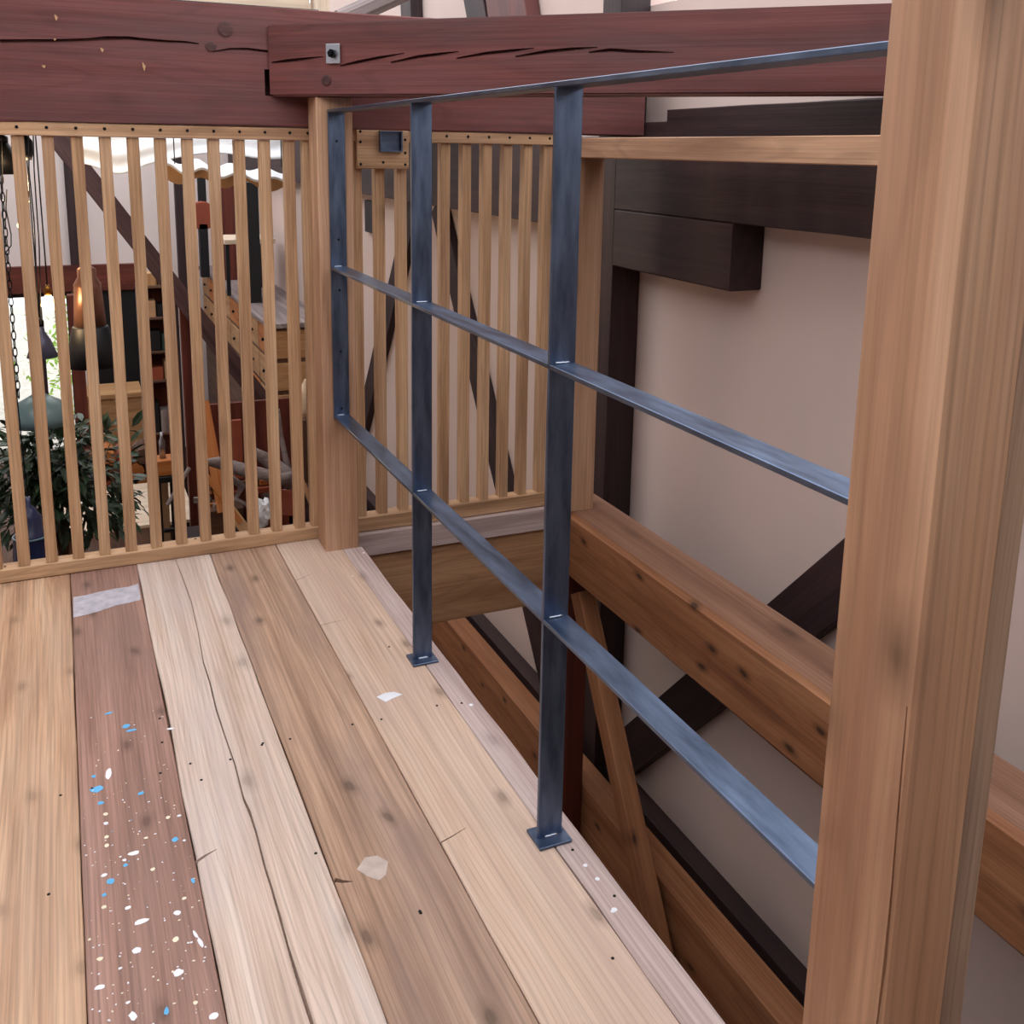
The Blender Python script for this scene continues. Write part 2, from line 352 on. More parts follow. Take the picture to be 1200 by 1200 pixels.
# ---------------------------------------------------------------- loft floor planks
SEAM = [-2.6, -2.36, -2.13, -1.9, -1.66, -1.44, -1.21, -.98, -.76, -.53, -.29, -.047, .161, .401, .629, .842, .91]
def plank(x0, x1, mat, y0=-2.5, y1=3.6, seed=0, jag=.0018):
    g = .0011; n = 60; vs, fs = [], []
    for i in range(n+1):
        y = y0+(y1-y0)*i/n
        xl = x0+g+jag*noise.noise(Vector((y*4, x0*7, seed))); xr = x1-g+jag*noise.noise(Vector((y*4, x1*7+3, seed)))
        e = .0022
        for x, z in ((xl, -.033), (xl, -e), (xl+e, 0), (xr-e, 0), (xr, -e), (xr, -.033)): vs.append((y-(y0+y1)/2, -(x-(x0+x1)/2), z))
    for i in range(n):
        for k in range(5): fs.append((i*6+k, i*6+k+1, i*6+k+7, i*6+k+6))
        fs.append((i*6+5, i*6, i*6+6, i*6+11))
    fs.append((0, 5, 4, 3, 2, 1)); fs.append(tuple(n*6+k for k in range(6)))
    me = bpy.data.meshes.new('plank'); me.from_pydata(vs, [], fs)
    bmx = bmesh.new(); bmx.from_mesh(me); bmesh.ops.recalc_face_normals(bmx, faces=bmx.faces); bmx.to_mesh(me); bmx.free()
    mx = Matrix(((0, -1, 0, (x0+x1)/2), (1, 0, 0, (y0+y1)/2), (0, 0, 1, 0), (0, 0, 0, 1)))
    return link('plank', me, mat, floor, mx)
P = []
for i in range(len(SEAM)-1):
    mt = {10: 'plank1', 11: 'plank2', 12: 'plank3', 13: 'plank4', 14: 'plank5', 15: 'strip'}.get(i, ['plank1', 'plank4', 'plank5', 'plank2'][i % 4])
    P.append(plank(SEAM[i], SEAM[i+1], mt, seed=i*3.3, jag=.005 if i in (12, 15) else .002, y1=3.29 if i == 15 else 3.6))
p1, p2, p3, p4, p5, pst = P[10:16]
# the long split in the pale plank, seen in the photo from the fence to the near edge
cr = [(205, 655), (212, 672), (224, 705), (232, 740), (238, 775), (246, 800), (253, 830), (262, 858), (275, 895), (285, 935), (292, 950), (300, 975), (310, 1015), (318, 1040), (328, 1075), (337, 1108), (345, 1135), (356, 1170), (367, 1205), (392, 1290), (425, 1400), (460, 1520)]
ws = [.001, .002, .002, .002, .003, .004, .004, .003, .003, .004, .006, .004, .004, .004, .005, .004, .006, .007, .006, .006, .005, .003]
ribbon('split', [on_z(a, b, 0) for a, b in cr], ws, (0, 0, 1), 'crack', p3)
for pts, wd in (([(515, 988), (530, 980), (546, 970)], .004), ([(343, 681), (355, 677), (366, 672)], .003), ([(375, 733), (390, 729), (406, 726)], .003)):
    ribbon('split', [on_z(a, b, 0) for a, b in pts], [wd, wd*.8, .0006], (0, 0, 1), 'crack', p5)
ribbon('split', [on_z(a, b, 0) for a, b in ((230, 1010), (240, 1003), (254, 995))], [.008, .006, .001], (0, 0, 1), 'crack', p3)
ribbon('split', [on_z(a, b, 0) for a, b in ((392, 1031), (402, 1033), (414, 1033))], [.011, .008, .001], (0, 0, 1), 'crack', p4)
for p, lst in ((p1, [(71, 932), (57, 1048)]), (p2, [(188, 906), (187, 842), (190, 870), (108, 924)]), (p3, [(223, 895), (307, 873), (308, 871), (270, 890), (236, 914)]),
               (p4, [(340, 866), (413, 849), (447, 843), (370, 1000), (492, 1068)]), (p5, [(493, 1070), (512, 827), (718, 1123), (456, 758)]), (pst, [(541, 824), (671, 996), (720, 1050)])):
    for a, b in lst: disc('nail', on_z(a, b, 0), .0034, (0, 0, 1), 'screw', p, .0012)
for p_ in (p3, p4, p5): finish_cuts(p_)
# paint splashes on the brown plank
M['paint_w'] = plain('paint_white', (226, 226, 232), .5); M['paint_b'] = plain('paint_blue', (92, 168, 216), .5); M['paint_c'] = plain('paint_cream', (228, 216, 190), .5)
M['paint_g'] = plain('paint_greyblue', (178, 174, 184), .7, var=.2, scale=30); M['paint_s'] = plain('paint_faint', (182, 164, 154), .7, var=.15, scale=30)
def splats(name, lst, mat, parent):
    vs, fs = [], []; rnd = random.Random(len(lst))
    for (p, rx, ry, an) in lst:
        n = 10; i0 = len(vs)
        for k in range(n):
            a = 2*math.pi*k/n; rr = rnd.uniform(.8, 1.15); x = rx*rr*math.cos(a); y = ry*rr*math.sin(a)
            vs.append((p.x+x*math.cos(an)-y*math.sin(an), p.y+x*math.sin(an)+y*math.cos(an), .0005))
        vs.append((p.x, p.y, .0014)); fs += [(i0+k, i0+(k+1) % n, i0+n) for k in range(n)]
    me = bpy.data.meshes.new(name); me.from_pydata(vs, [], fs); o = link(name, me, mat, parent); o['kind'] = 'stuff'; return o
rnd = random.Random(3)
Wp = [(127, 907, 4, 10), (124, 965, 3, 3), (157, 1000, 7, 3.5), (122, 1026, 4, 3), (166, 1080, 10, 4), (150, 1064, 4, 3), (160, 1114, 6, 5), (209, 1140, 7, 6), (117, 1157, 7, 4), (208, 1070, 5, 4), (156, 1191, 5, 7), (250, 1191, 6, 5), (235, 1105, 3, 9), (146, 1008, 2.5, 2.5), (141, 1135, 3, 2), (200, 854, 5, 2), (150, 1175, 3, 2), (229, 1095, 2, 7), (216, 985, 2, 2), (210, 956, 3, 2)]
Bp = [(113, 925, 8, 6), (118, 941, 4, 3), (205, 984, 4, 4), (130, 1033, 5, 5), (122, 1049, 3, 3), (147, 1014, 3, 3), (226, 1032, 2.5, 5), (148, 851, 5, 4), (154, 856, 7, 2.5), (127, 836, 5, 2), (195, 1185, 3, 6), (110, 910, 3, 3), (165, 930, 4, 3)]
Cp = [(125, 981, 3, 3), (125, 991, 3, 3), (197, 958, 3, 3), (216, 1053, 3, 2.5), (122, 1063, 3, 3), (206, 1101, 4, 4), (117, 1124, 4, 3), (179, 1019, 3, 3), (171, 982, 3, 2), (105, 1101, 2, 2), (229, 1175, 3, 3), (124, 954, 3, 3)]
def conv(l): return [(on_z(a, b, 0), .0016*c*(b/1000)**-1.3, .0018*d*(b/1000)**-1.3, rnd.uniform(-.3, .3)) for a, b, c, d in l]
def sprinkle(n): return [(Vector((rnd.uniform(-.04, .155), rnd.triangular(1.1, 2.6, 1.5), 0)), s, s*rnd.uniform(.8, 1.6), rnd.uniform(0, 3)) for s in [rnd.uniform(.0007, .0021) for _ in range(n)]]
splats('paint_splash', conv(Wp)+sprinkle(110), 'paint_w', p2); splats('paint_splash', conv(Bp)+sprinkle(14), 'paint_b', p2); splats('paint_splash', conv(Cp)+sprinkle(90), 'paint_c', p2)
def patch(name, px, mat, parent):
    ps = [on_z(a, b, 0) for a, b in px]; c = sum(ps, Vector())/len(ps); n = len(ps)
    vs = [p-c+Vector((0, 0, .0008)) for p in ps]
    me = bpy.data.meshes.new(name); me.from_pydata(vs, [], [tuple(range(n))]); return link(name, me, mat, parent, Matrix.Translation(c))
patch('paint_patch', [(86, 724), (100, 721), (118, 716), (135, 710), (150, 707), (165, 703), (164, 695), (162, 684), (150, 688), (135, 690), (115, 694), (100, 698), (86, 700)], 'paint_g', p2)
patch('paint_patch', [(441, 817), (452, 812), (462, 811), (472, 814), (460, 819), (452, 823)], 'paint_w', p4)
patch('paint_patch', [(418, 1019), (428, 1005), (442, 1003), (455, 1010), (452, 1026), (444, 1032), (430, 1027)], 'paint_s', p4)
for a, b, r in ((720, 1066, .006), (718, 1068, .004), (552, 826, .006), (686, 1014, .005), (700, 1030, .005), (426, 648, .004), (413, 675, .003)):
    disc('paint_dot', on_z(a, b, 0), r, (0, 0, 1), 'paint_w', pst, .001)

# ---------------------------------------------------------------- main timbers of the loft
mb = tag(box('timber_beam', -3.99, 2.09, 3.415, 3.63, 1.462, 1.84, 'red', seg=50, wob=.006, seed=3), 'massive red-brown beam with long split above the wooden slats', 'beam')
def face_pts(lst, Y): return [at(a, b, Y) for a, b in lst]
cl = [(0, 47.5), (30, 47), (60, 47), (100, 46), (125, 44), (150, 44), (170, 46), (195, 48), (218, 49), (233, 51)]
ribbon('split', face_pts(cl, 3.4105), [.007, .006, .006, .006, .009, .008, .007, .006, .005, .002], (0, -1, 0), 'crack', mb)
ribbon('split', face_pts([(250, 60), (270, 57), (290, 57), (314, 60)], 3.4105), [.003, .005, .006, .006], (0, -1, 0), 'crack', mb)
for a, b, r in ((247, 54, .017), (264, 34, .024)): disc('knot', at(a, b, 3.411), r, (0, -1, 0), 'knot', mb, .001)
for a_, b_, c_, d_ in ((64, 17, 66, 24), (118, 56, 120, 61), (167, 73, 169, 83), (49, 77, 53, 79), (63, 46, 65, 47)):
    sliver('nick', face_pts([(a_, b_), ((a_+c_)/2+1, (b_+d_)/2), (c_, d_)], 3.4085), [.002, .009, .002], (0, -1, 0), 'card', mb)
mx0, mx1, mz0, mz1 = at(310, 80, 3.41).x, at(316, 80, 3.41).x+.03, at(312, 112, 3.41).z, at(312, 81, 3.41).z
pocket = ([(x, y, z) for z in (mz0, mz1) for x, y in ((mx0, 3.39), (mx1, 3.39), (mx1, 3.50), (mx0, 3.50))], [(0, 1, 2, 3), (4, 7, 6, 5), (0, 4, 5, 1), (1, 5, 6, 2), (2, 6, 7, 3), (3, 7, 4, 0)])
finish_cuts(mb, extra=[pocket])
db = tag(prism('corner_beam', [(.652, 3.4085), (2.23, 1.83), (2.23, 2.014), (.836, 3.4085)], 1.5605, 1.787, (1, -1, 0), 'red'), 'dark red diagonal corner beam with bolted square washer', 'beam')
def on_d(px, py, s=3.413+.647-.004):        # point on the face x + y = s of the corner beam
    d = rt*((px-600)/FPX) + dn*((py-PY)/FPX) + fw; t = s/(d.x+d.y); return Vector((d.x*t, d.y*t, CAMH+d.z*t))
dnrm = (-.7071, -.7071, 0)
for l in ([(318, 73), (335, 71), (352, 69), (378, 66)], [(398, 77), (420, 72), (445, 67), (473, 62)], [(458, 73), (490, 66), (515, 63), (537, 60)], [(535, 68), (570, 62), (600, 59), (625, 56)], [(604, 66), (640, 60), (670, 57), (700, 55)], [(690, 61), (715, 58), (745, 60), (790, 61)]):
    ribbon('split', [on_d(*p) for p in l], [.003, .008, .007, .001], dnrm, 'crack', db, .001)
finish_cuts(db)
bp_ = on_d(391, 63); mxr = Matrix.Rotation(-math.pi/4, 4, 'Z')
bo = link('washer_plate', bar_mesh(.05, .004, .06, .001), 'weld', db, Matrix.Translation(bp_+Vector(dnrm)*.003) @ mxr)
lathe('bolt_nut', [(.014, 0), (.014, .012), (.007, .012), (.007, .02)], bp_+Vector(dnrm)*.005, 'blackmetal', bo, 6, False, Vector((0, 0, 1)).rotation_difference(Vector(dnrm)).to_matrix().to_4x4())
disc('knot', on_d(382, 94), .017, dnrm, 'knot', db, .001)
lp = tag(box('loft_post', .78, .9, 3.29, 3.408, 0, 1.5585, 'post', axis='z', bev=.004), 'square cedar post carrying the diagonal corner beam', 'post')
bpst = thing('stair_post', 'thick pine post nearest the loft stair with grey stained side', 'post', (.86, .77, 0))
pbody = box('post_body', .797, .897, .706, .832, 0, 2.45, 'bigpost', bpst, 'z', bev=.004)
box('side_board', .8985, .94, .712, .832, 0, 2.45, 'sideboard', bpst, 'z', bev=.003)
ribbon('split', [Vector((.797, .713+.003*math.sin(z*9), z)) for z in (.3, .4, .5, .6, .68, .75, .82)], [.003, .002, .003, .002, .003, .002, .001], (-1, 0, 0), 'crack', pbody)
finish_cuts(pbody)

# ---------------------------------------------------------------- slat screens
def screen(name, label, x0, x1, xs, zr0, zr1, parent_screws=True):
    t = thing(name, label, 'slat screen', ((x0+x1)/2, 3.445, zr0))
    br_ = box('bottom_rail', x0, x1, 3.421, 3.481, zr0, zr1, 'slat', t, bev=.003, seg=12, wob=.0015, seed=x0)
    tr_ = box('top_rail', x0, x1, 3.421, 3.475, 1.421, 1.4605, 'slat', t, bev=.002)
    sm = [bar_mesh(1.42-zr1, .035, .042, .002, 14, .0022, k*1.7) for k in range(5)]
    for k, x in enumerate(xs):
        mx, L = frame((x, 3.452, zr1+.0005), (x, 3.452, 1.4205), (0, 1, 0))
        me = sm[k % 5]
        if not me.materials: me.materials.append(M['slat'])
        link('slat', me, None, t, mx)
        disc('screw', (x, 3.421, 1.4455), .0052, (0, -1, 0), 'screw', tr_, .002)
    return t, br_, tr_
left_x = [-.099+.082*k for k in range(-12, 11)] + [.781]
fl, flb, flt = screen('slat_screen', 'long screen of upright cedar slats along the loft edge', -1.2, .9, left_x, .001, .047)
right_x = [.951+.0818*k for k in range(10)]
fr_, frb, frt = screen('slat_screen', 'short slat screen beyond the steel railing with metal socket plate', .905, 1.79, right_x, .001, .058)
for a, b in ((6, 664), (229, 631.5), (325, 618)): disc('screw', on_z(a, b, .047), .004, (0, 0, 1), 'screw', flb, .0015)
# socket plate with a cut steel tube end
sp = box('socket_plate', .945, 1.13, 3.402, 3.4205, 1.33, 1.46, 'slat', fr_, bev=.002)
tm = bpy.data.meshes.new('tube_end'); vs, fs = [], []
for y in (3.384, 3.4018):
    for g in (0, .005):
        vs += [(1.022+g, y, 1.388+g), (1.102-g, y, 1.388+g), (1.102-g, y, 1.459-g), (1.022+g, y, 1.459-g)]
for k in range(4):
    k2 = (k+1) % 4; fs += [(k, k2, 4+k2, 4+k), (8+k, 12+k, 12+k2, 8+k2), (k, 8+k, 8+k2, k2), (4+k, 4+k2, 12+k2, 12+k)]
tm.from_pydata(vs, [], fs); link('tube_end', tm, 'steel', sp)
box('tube_plug', 1.0272, 1.0968, 3.4, 3.4018, 1.3932, 1.4538, 'steel', sp, bev=0)
for x, z in ((.957, 1.455), (.957, 1.42), (.957, 1.345), (1.037, 1.352), (1.117, 1.345), (1.117, 1.385), (1.117, 1.43)): disc('screw', (x, 3.402, z), .005, (0, -1, 0), 'screw', sp, .002)
# beam and board that carry the short screen
tag(box('edge_board', .912, 1.80, 3.40, 3.6, -.09, -.001, 'strip', seg=8, wob=.002), 'weathered grey board under the short slat screen', 'board')
tag(box('fence_beam', .912, 1.795, 3.415, 3.6, -.416, -.0905, 'fencebeam', seg=8, wob=.003), 'brown cross beam spanning the stairwell below the short screen', 'beam')

# ---------------------------------------------------------------- steel railing
ra = thing('steel_railing', 'dark mill-steel flat bar railing along the stairwell edge', 'railing', (.842, 2.0, 0))
X0, X1 = .8155, .8705
def flat(name, y0, y1, z0, z1, axis, parent=ra): return box(name, X0, X1, y0, y1, z0, z1, 'steel', parent, axis, bev=.0012)
for yc in (2.44, 1.638):
    p = flat('post', yc-.0045, yc+.0045, .006, 1.511, 'z')
    box('base_plate', X0-.009, X1+.009, yc-.033, yc+.033, .0005, .007, 'steel', p, bev=.001)
    tube('weld_bead', [(X0+.014+.006*k, yc-.0065, .0085+.0008*(k % 2)) for k in range(6)], .0026, 'weld', p, 6)
    for zc in (1.0, .487):
        tube('weld_bead', [(X0+.012+.005*k, yc-.006, zc+.0115+.0006*(k % 2)) for k in range(7)], .0019, 'weld', p, 6)
wp = box('wall_bar', X0, X1, 3.279, 3.2885, .483, 1.511, 'steel', ra, 'z', bev=.0012)
for z in (1.42, 1.1, .93, .72, .52): disc('screw', (.843, 3.279, z), .0042, (0, -1, 0), 'screw', wp, .0015)
for z0 in (1.511, 1.0, .487):
    flat('rail', .833, 3.288 if z0 > 1.5 else 3.2788, z0, z0+.0095, 'y')
for zc in (1.0, .487): tube('weld_bead', [(X0+.012+.005*k, 3.277, zc+.011) for k in range(6)], .0018, 'weld', wp, 6)

# ---------------------------------------------------------------- stairwell side: new cedar frame
lb = tag(box('stairwell_beam', 1.81, 2.035, -.6, 3.595, -.322, -.04, 'cedar', axis='y', bev=.018, seg=14, wob=.004, seed=5), 'heavy orange cedar beam with knots along the stairwell', 'beam')
lb.data.materials.append(M['cedar_top'])
for p_ in lb.data.polygons:
    if p_.normal.z > .9: p_.material_index = 1
tag(box('corner_stud', 1.81, 1.925, 3.421, 3.53, -.0395, 1.376, 'post', axis='z'), 'slim cedar stud standing on the end of the stairwell beam', 'post')
tag(box('guard_rail', 1.81, 1.925, -.6, 3.53, 1.3765, 1.45, 'post', axis='y'), 'horizontal cedar rail resting on the slim corner stud', 'rail')
tag(box('corner_post', 1.812, 1.928, 3.44, 3.585, LOW, -.3275, 'redwood', axis='z'), 'red-brown lower post below the stairwell beam end', 'post')
tag(bar('slanted_strut', (1.875, 3.40, -.39), (1.875, 2.62, -1.70), .085, .075, 'cedar', up=(1, 0, 0), bev=.004), 'slanted orange strut under the stairwell beam', 'strut')
tag(box('stringer_beam', 1.93, 2.047, .6, 6.4, -1.58, -1.33, 'cedar', axis='y', seg=6, wob=.003), 'lower orange beam running beside the dark wall sill', 'beam')
tag(box('wall_sill', 2.15, XW-.002, .0, 8, -1.95, -1.42, 'dark', axis='y'), 'black horizontal sill timber low on the stairwell wall', 'timber')

# ---------------------------------------------------------------- old dark timbers in the right wall
XD = 2.10; XF = XW-.002
tag(box('wall_post', XD, XF, 3.64, 3.79, LOW, 3.3, 'dark', axis='z', seg=20, wob=.003), 'old dark wall post at the stairwell corner', 'post')
tag(box('wall_beam', XD, XF, -.6, 3.27, 1.168, 1.559, 'dark', axis='y', seg=16, wob=.004), 'old dark wall beam behind the cedar rail', 'beam')
tag(box('wall_beam', XD, XF, 3.272, 3.638, 1.168, 1.515, 'dark', axis='y', wob=.003), 'short dark beam stub between wall post and long wall beam', 'beam')
tag(box('bolster_block', XD, XF, 2.83, 3.638, .932, 1.1675, 'dark', axis='y', bev=.006), 'dark bolster block hanging under the old wall beam', 'block')
tag(box('wall_beam', XD, XF, 3.792, 13.9, 1.06, 1.46, 'dark', axis='y', seg=10, wob=.004), 'dark wall beam continuing beyond the short slat screen', 'beam')
def brace(name, label, y0, z0, y1, z1, w, xa=2.185):
    return tag(bar(name, ((xa+XF)/2, y0, z0), ((xa+XF)/2, y1, z1), w, XF-xa, 'dark', up=(1, 0, 0), bev=.003), label, 'brace')
brace('wall_brace', 'dark diagonal brace on the stairwell wall crossing behind cedar beam', 1.2, 1.32-.06, 3.55, -1.32, .19)
brace('wall_brace', 'dark wall brace leaning down toward the corner stud', 6.05, 1.055, 4.3, -1.38, .2)
brace('wall_brace', 'dark wall brace leaning away from the corner stud', 6.5, 1.055, 8.2, -1.3, .2)
tag(box('wall_panel', XF-.03, XF, 7.4, 7.75, .75, 1.0, 'black', axis='y'), 'small black panel on the wall behind the slats', 'panel')
# upper wall timbers glimpsed above the corner beam
def up_stud(px0, px1, lean, label, x=XW-.045):
    def onx(px, py):
        d = rt*((px-600)/FPX)+dn*((py-PY)/FPX)+fw; t = x/d.x; return Vector((x, d.y*t, CAMH+d.z*t))
    a = onx((px0+px1)/2, 60); b = onx((px0+px1)/2+lean, -90); wd = abs(onx(px0, 10).y-onx(px1, 10).y)
    a.z = max(a.z, 1.47) if a.y > 3.8 else max(a.z, 1.57)
    return tag(bar('wall_stud', a, b, wd, .08, 'dark' if px0 != 586 else 'red', up=(1, 0, 0)), label, 'stud')
up_stud(478, 490, -6, 'upright dark stud high on the right wall')
up_stud(563, 583, -28, 'leaning dark stud high on the right wall')
up_stud(586, 628, -20, 'leaning wide red-brown stud high on the right wall')
# pale boarding over the main beam
tag(box('pale_board', -3.9, .862, 3.70, 3.74, 1.87, 2.2, 'pale'), 'pale board standing behind the massive beam', 'board')
tag(box('pale_stud', .875, .93, 3.68, 3.75, 1.845, 2.4, 'pale', axis='z'), 'pale upright stud behind the massive beam', 'stud')
tag(box('gap_shade_strip', -3.9, .86, 3.56, 3.62, 1.842, 1.862, 'black'), 'thin black strip standing in for the shaded gap above the massive beam', 'strip')  # black strip paints in the shade of the gap above the beam
q0, q1 = at(398, 24, 4.6), at(500, -22, 4.6)
tag(bar('grey_pole', q0, q1, .09, .09, 'grey', bev=.03), 'grey rounded pole slanting up behind the massive beam', 'pole')

# ================================================================ ROOM BEYOND THE SLATS
# far wall timbers
hb0, hb1 = at(-70, 312, FAR-.1), at(166, 335, FAR-.1)
tag(box('lintel_beam', hb0.x, hb1.x+.02, FAR-.11, FAR-.002, at(60, 343, FAR-.1).z, at(60, 312, FAR-.1).z, 'redwood'), 'red-brown lintel beam over the bright far window', 'beam')
a, b = at(76, 215, FAR-.1), at(91, 215, FAR-.1)
tag(box('wall_post', a.x, b.x, FAR-.11, FAR-.002, at(80, 311, FAR-.1).z, 3.2, 'dark', axis='z'), 'dark upright on the far white wall above the lintel', 'post')
a, b = at(86, 450, 11.5), at(101, 450, 11.5)
tag(box('room_column', a.x, b.x, 11.42, 11.58, LOW, at(90, 345, 11.5).z, 'redwood', axis='z'), 'dark red column beside the bright window', 'column')
bl = thing('blackboard', 'large black board on the far wall with tan header', 'board', (at(137, 400, FAR-.05).x, FAR-.05, LOW))
a, b = at(104, 334, FAR-.05), at(170, 465, FAR-.05)
box('board', a.x, b.x, FAR-.05, FAR-.012, b.z, a.z, 'black', bl, 'z'); box('header', a.x, b.x, FAR-.06, FAR-.004, a.z+.002, a.z+.19, 'card', bl)
box('stand', a.x+.1, b.x-.1, FAR-.04, FAR-.012, LOW, b.z-.001, 'card', bl, 'z')
# the long slanting timber and its post
a, b = at(58, 150, 8.8), at(372, 552, 8.8)
tag(bar('slanting_timber', a, b, .06, .15, 'mid', up=(0, 0, 1), bev=.004, seg=6, wob=.004), 'long dark slanting timber crossing behind the slats', 'timber')
a, b = at(212, 400, 8.95), at(223, 400, 8.95)
tag(box('support_post', a.x, b.x, 8.9, 8.98, LOW, at(215, 352, 8.95).z, 'redwood', axis='z'), 'thin red-brown post under the slanting timber', 'post')
# long shelf cabinet against the right wall
sc_ = thing('shelf_cabinet', 'long shelf cabinet with wooden drawers against the right wall', 'cabinet', (1.95, 11, LOW))
box('shelf_top', 1.64, XF, 8.97, 13.8, -.21, -.17, 'grey', sc_, 'y')
box('carcass', 1.69, XF, 9.02, 13.75, LOW, -.2105, 'brown', sc_, 'y')
for k in range(8):
    for r in range(3):
        d = box('drawer', 1.672, 1.6895, 9.06+k*.58, 9.06+k*.58+.55, -.5-r*.3, -.24-r*.3, 'tan' if (k+r) % 3 else 'orange', sc_, 'y', bev=.004)
        lathe('knob', [(.008, 0), (.018, .012), (.014, .025)], (1.672, 9.335+k*.58, -.37-r*.3), 'blackmetal', d, 8, rot=Matrix.Rotation(-math.pi/2, 4, 'Y'))
for r in range(3):
    d = box('end_panel', 1.71, XF-.02, 9.003, 9.0195, -.5-r*.3, -.24-r*.3, 'tan', sc_, bev=.004)
# things on the shelf
tb = thing('side_table', 'small dark side table with pale top standing on the shelf', 'table', (1.75, 11.1, -.17))
box('table_top', 1.62-.05, 2.1, 10.85, 11.5, .38, .43, 'pale', tb, 'x')
for x, y in ((1.60, 10.9), (2.05, 10.9), (1.6, 11.44), (2.05, 11.44)): box('leg', x-.02, x+.02, y-.02, y+.02, -.1695, .3795, 'black', tb, 'z')
def slab(name, label, cat, px, y, th, z0, mat, axis='z', group=None):
    (xa, ya, xb, yb) = px; p, q = at(xa, ya, y), at(xb, yb, y)
    zb = q.z if z0 is None else z0
    return tag(box(name, p.x, q.x, y, y+th, zb, p.z, mat, axis=axis, bev=.006), label, cat, group)
slab('black_cabinet', 'tall narrow black case standing on the shelf', 'case', (284, 214, 306, 320), 10.3, .35, -.169, 'black')
slab('dark_panel', 'dark wooden panel leaning behind the side table', 'panel', (256, 205, 282, 300), 12.2, .04, -.169, 'redwood')
slab('dark_panel', 'narrow dark panel at the far end of the shelf', 'panel', (231, 205, 245, 300), 13.0, .05, -.169, 'black')
gt = thing('round_drum', 'orange round drum on a stand at the shelf end', 'drum', (at(236, 252, 12.7).x, 12.7, -.17))
lathe('drum_shell', [(.16, 0), (.17, .03), (.17, .12), (.16, .15)], at(236, 252, 12.7), 'rust', gt, 20, rot=Matrix.Rotation(math.pi/2, 4, 'X'))
c = at(236, 252, 12.7); box('stand', c.x-.05, c.x+.05, 12.55, 12.68, -.1695, c.z-.1, 'black', gt, 'z')
dp = at(211, 240, 13.3)
tag(box('corner_upright', dp.x-.06, dp.x+.06, 13.25, 13.37, LOW, 3.0, 'dark', axis='z'), 'dark upright timber near the far corner', 'post')
eg = at(361, 468, 8.45)
lj = thing('cream_jar', 'tall cream ceramic jar beside the drawers', 'jar', (eg.x, eg.y, eg.z-.17))
lathe('jar_body', [(.02, -.17), (.06, -.12), (.08, 0), (.07, .1), (.03, .17), (.03, .18)], eg, 'cream', lj, 16)
box('jar_stand', eg.x-.07, eg.x+.07, eg.y-.07, eg.y+.07, LOW, eg.z-.171, 'brown', lj, 'z')
# draped cloth and scalloped carved trim
tag(box('hanging_beam', -3.9, 2.09, 7.5, 7.62, 1.62, 1.78, 'dark'), 'dark beam that carries the white drape', 'beam')
tag(box('lamp_board', -3.9, 2.09, 5.3, 6.7, 1.6205, 1.66, 'dark'), 'wide dark board that carries the pendant lamps', 'board')
def cloth(name, label, xa, xb, rows, Y, dy):
    """sagging rolls of cloth hung from the beam"""
    nx, nz = 60, 26; vs, fs = [], []
    for i in range(nx+1):
        u = i/nx; px = xa+(xb-xa)*u
        top = at(px, 130, Y).z; bot = at(px, rows(u), Y).z
        for k in range(nz+1):
            v = k/nz; z = top+(bot-top)*v; x = at(px, 160, Y).x
            y = Y + dy*math.sin(v*math.pi*5+u*2.2)*(.3+.7*v) + .03*noise.noise(Vector((u*6, v*3, 1))) - .12*v
            vs.append((x, y, z+.02*math.sin(u*11)*v))
    for i in range(nx):
        for k in range(nz): fs.append((i*(nz+1)+k, (i+1)*(nz+1)+k, (i+1)*(nz+1)+k+1, i*(nz+1)+k+1))
    me = bpy.data.meshes.new(name); me.from_pydata(vs, [], fs)
    for p in me.polygons: p.use_smooth = True
    o = link(name, me, 'white'); md = o.modifiers.new('thickness', 'SOLIDIFY'); md.thickness = .006
    return tag(o, label, 'cloth')
cloth('white_drape', 'long white cloth draped in rolls below the dark beam', 92, 330, lambda u: 190-10*u+14*math.exp(-((u-.18)/.12)**2)+4*math.sin(u*9), 7.48, .03)
sv = []; n = 48
for i in range(n+1):
    u = i/n; px = 196+146*u
    sv.append((px, 197+16*u-5*math.cos(u*7*math.pi)*(1-u*.5), 210+12*u+5*math.sin(u*5.5*math.pi)))
vs, fs = [], []
for px, t_, b_ in sv:
    for Y in (6.9, 6.96):
        for r in (t_, b_): p = at(px, r, 6.9); vs.append((p.x, Y, p.z))
for i in range(n):
    o0 = i*4; fs += [(o0, o0+4, o0+5, o0+1), (o0+2, o0+3, o0+7, o0+6), (o0, o0+2, o0+6, o0+4), (o0+1, o0+5, o0+7, o0+3)]
fs += [(0, 1, 3, 2), (n*4, n*4+2, n*4+3, n*4+1)]
me = bpy.data.meshes.new('pelmet'); me.from_pydata(vs, [], fs)
ct = thing('carved_pelmet', 'scalloped carved wooden pelmet with white top hanging below drape', 'pelmet', (1.2, 7.03, 1.1))
link('pelmet_board', me, 'card', ct)
vs2, fs2 = [], []
for px, t_, b_ in sv:
    p = at(px, t_-1, 6.9); q = at(px, t_-7, 6.9); vs2 += [(p.x, 6.88, p.z), (p.x, 7.2, q.z+.02), (p.x, 7.2, q.z+.005), (p.x, 6.88, p.z-.015)]
for i in range(n):
    o0 = i*4; fs2 += [(o0+k, o0+4+k, o0+4+(k+1) % 4, o0+(k+1) % 4) for k in range(4)]
me = bpy.data.meshes.new('cap'); me.from_pydata(vs2, [], fs2); link('white_cap', me, 'white', ct)
for px in (205, 330): p = at(px, 196, 7.1); tube('hanger', [p, (p.x, 7.1, 1.5), (p.x, 7.49, 1.7)], .004, 'blackmetal', ct, 6)
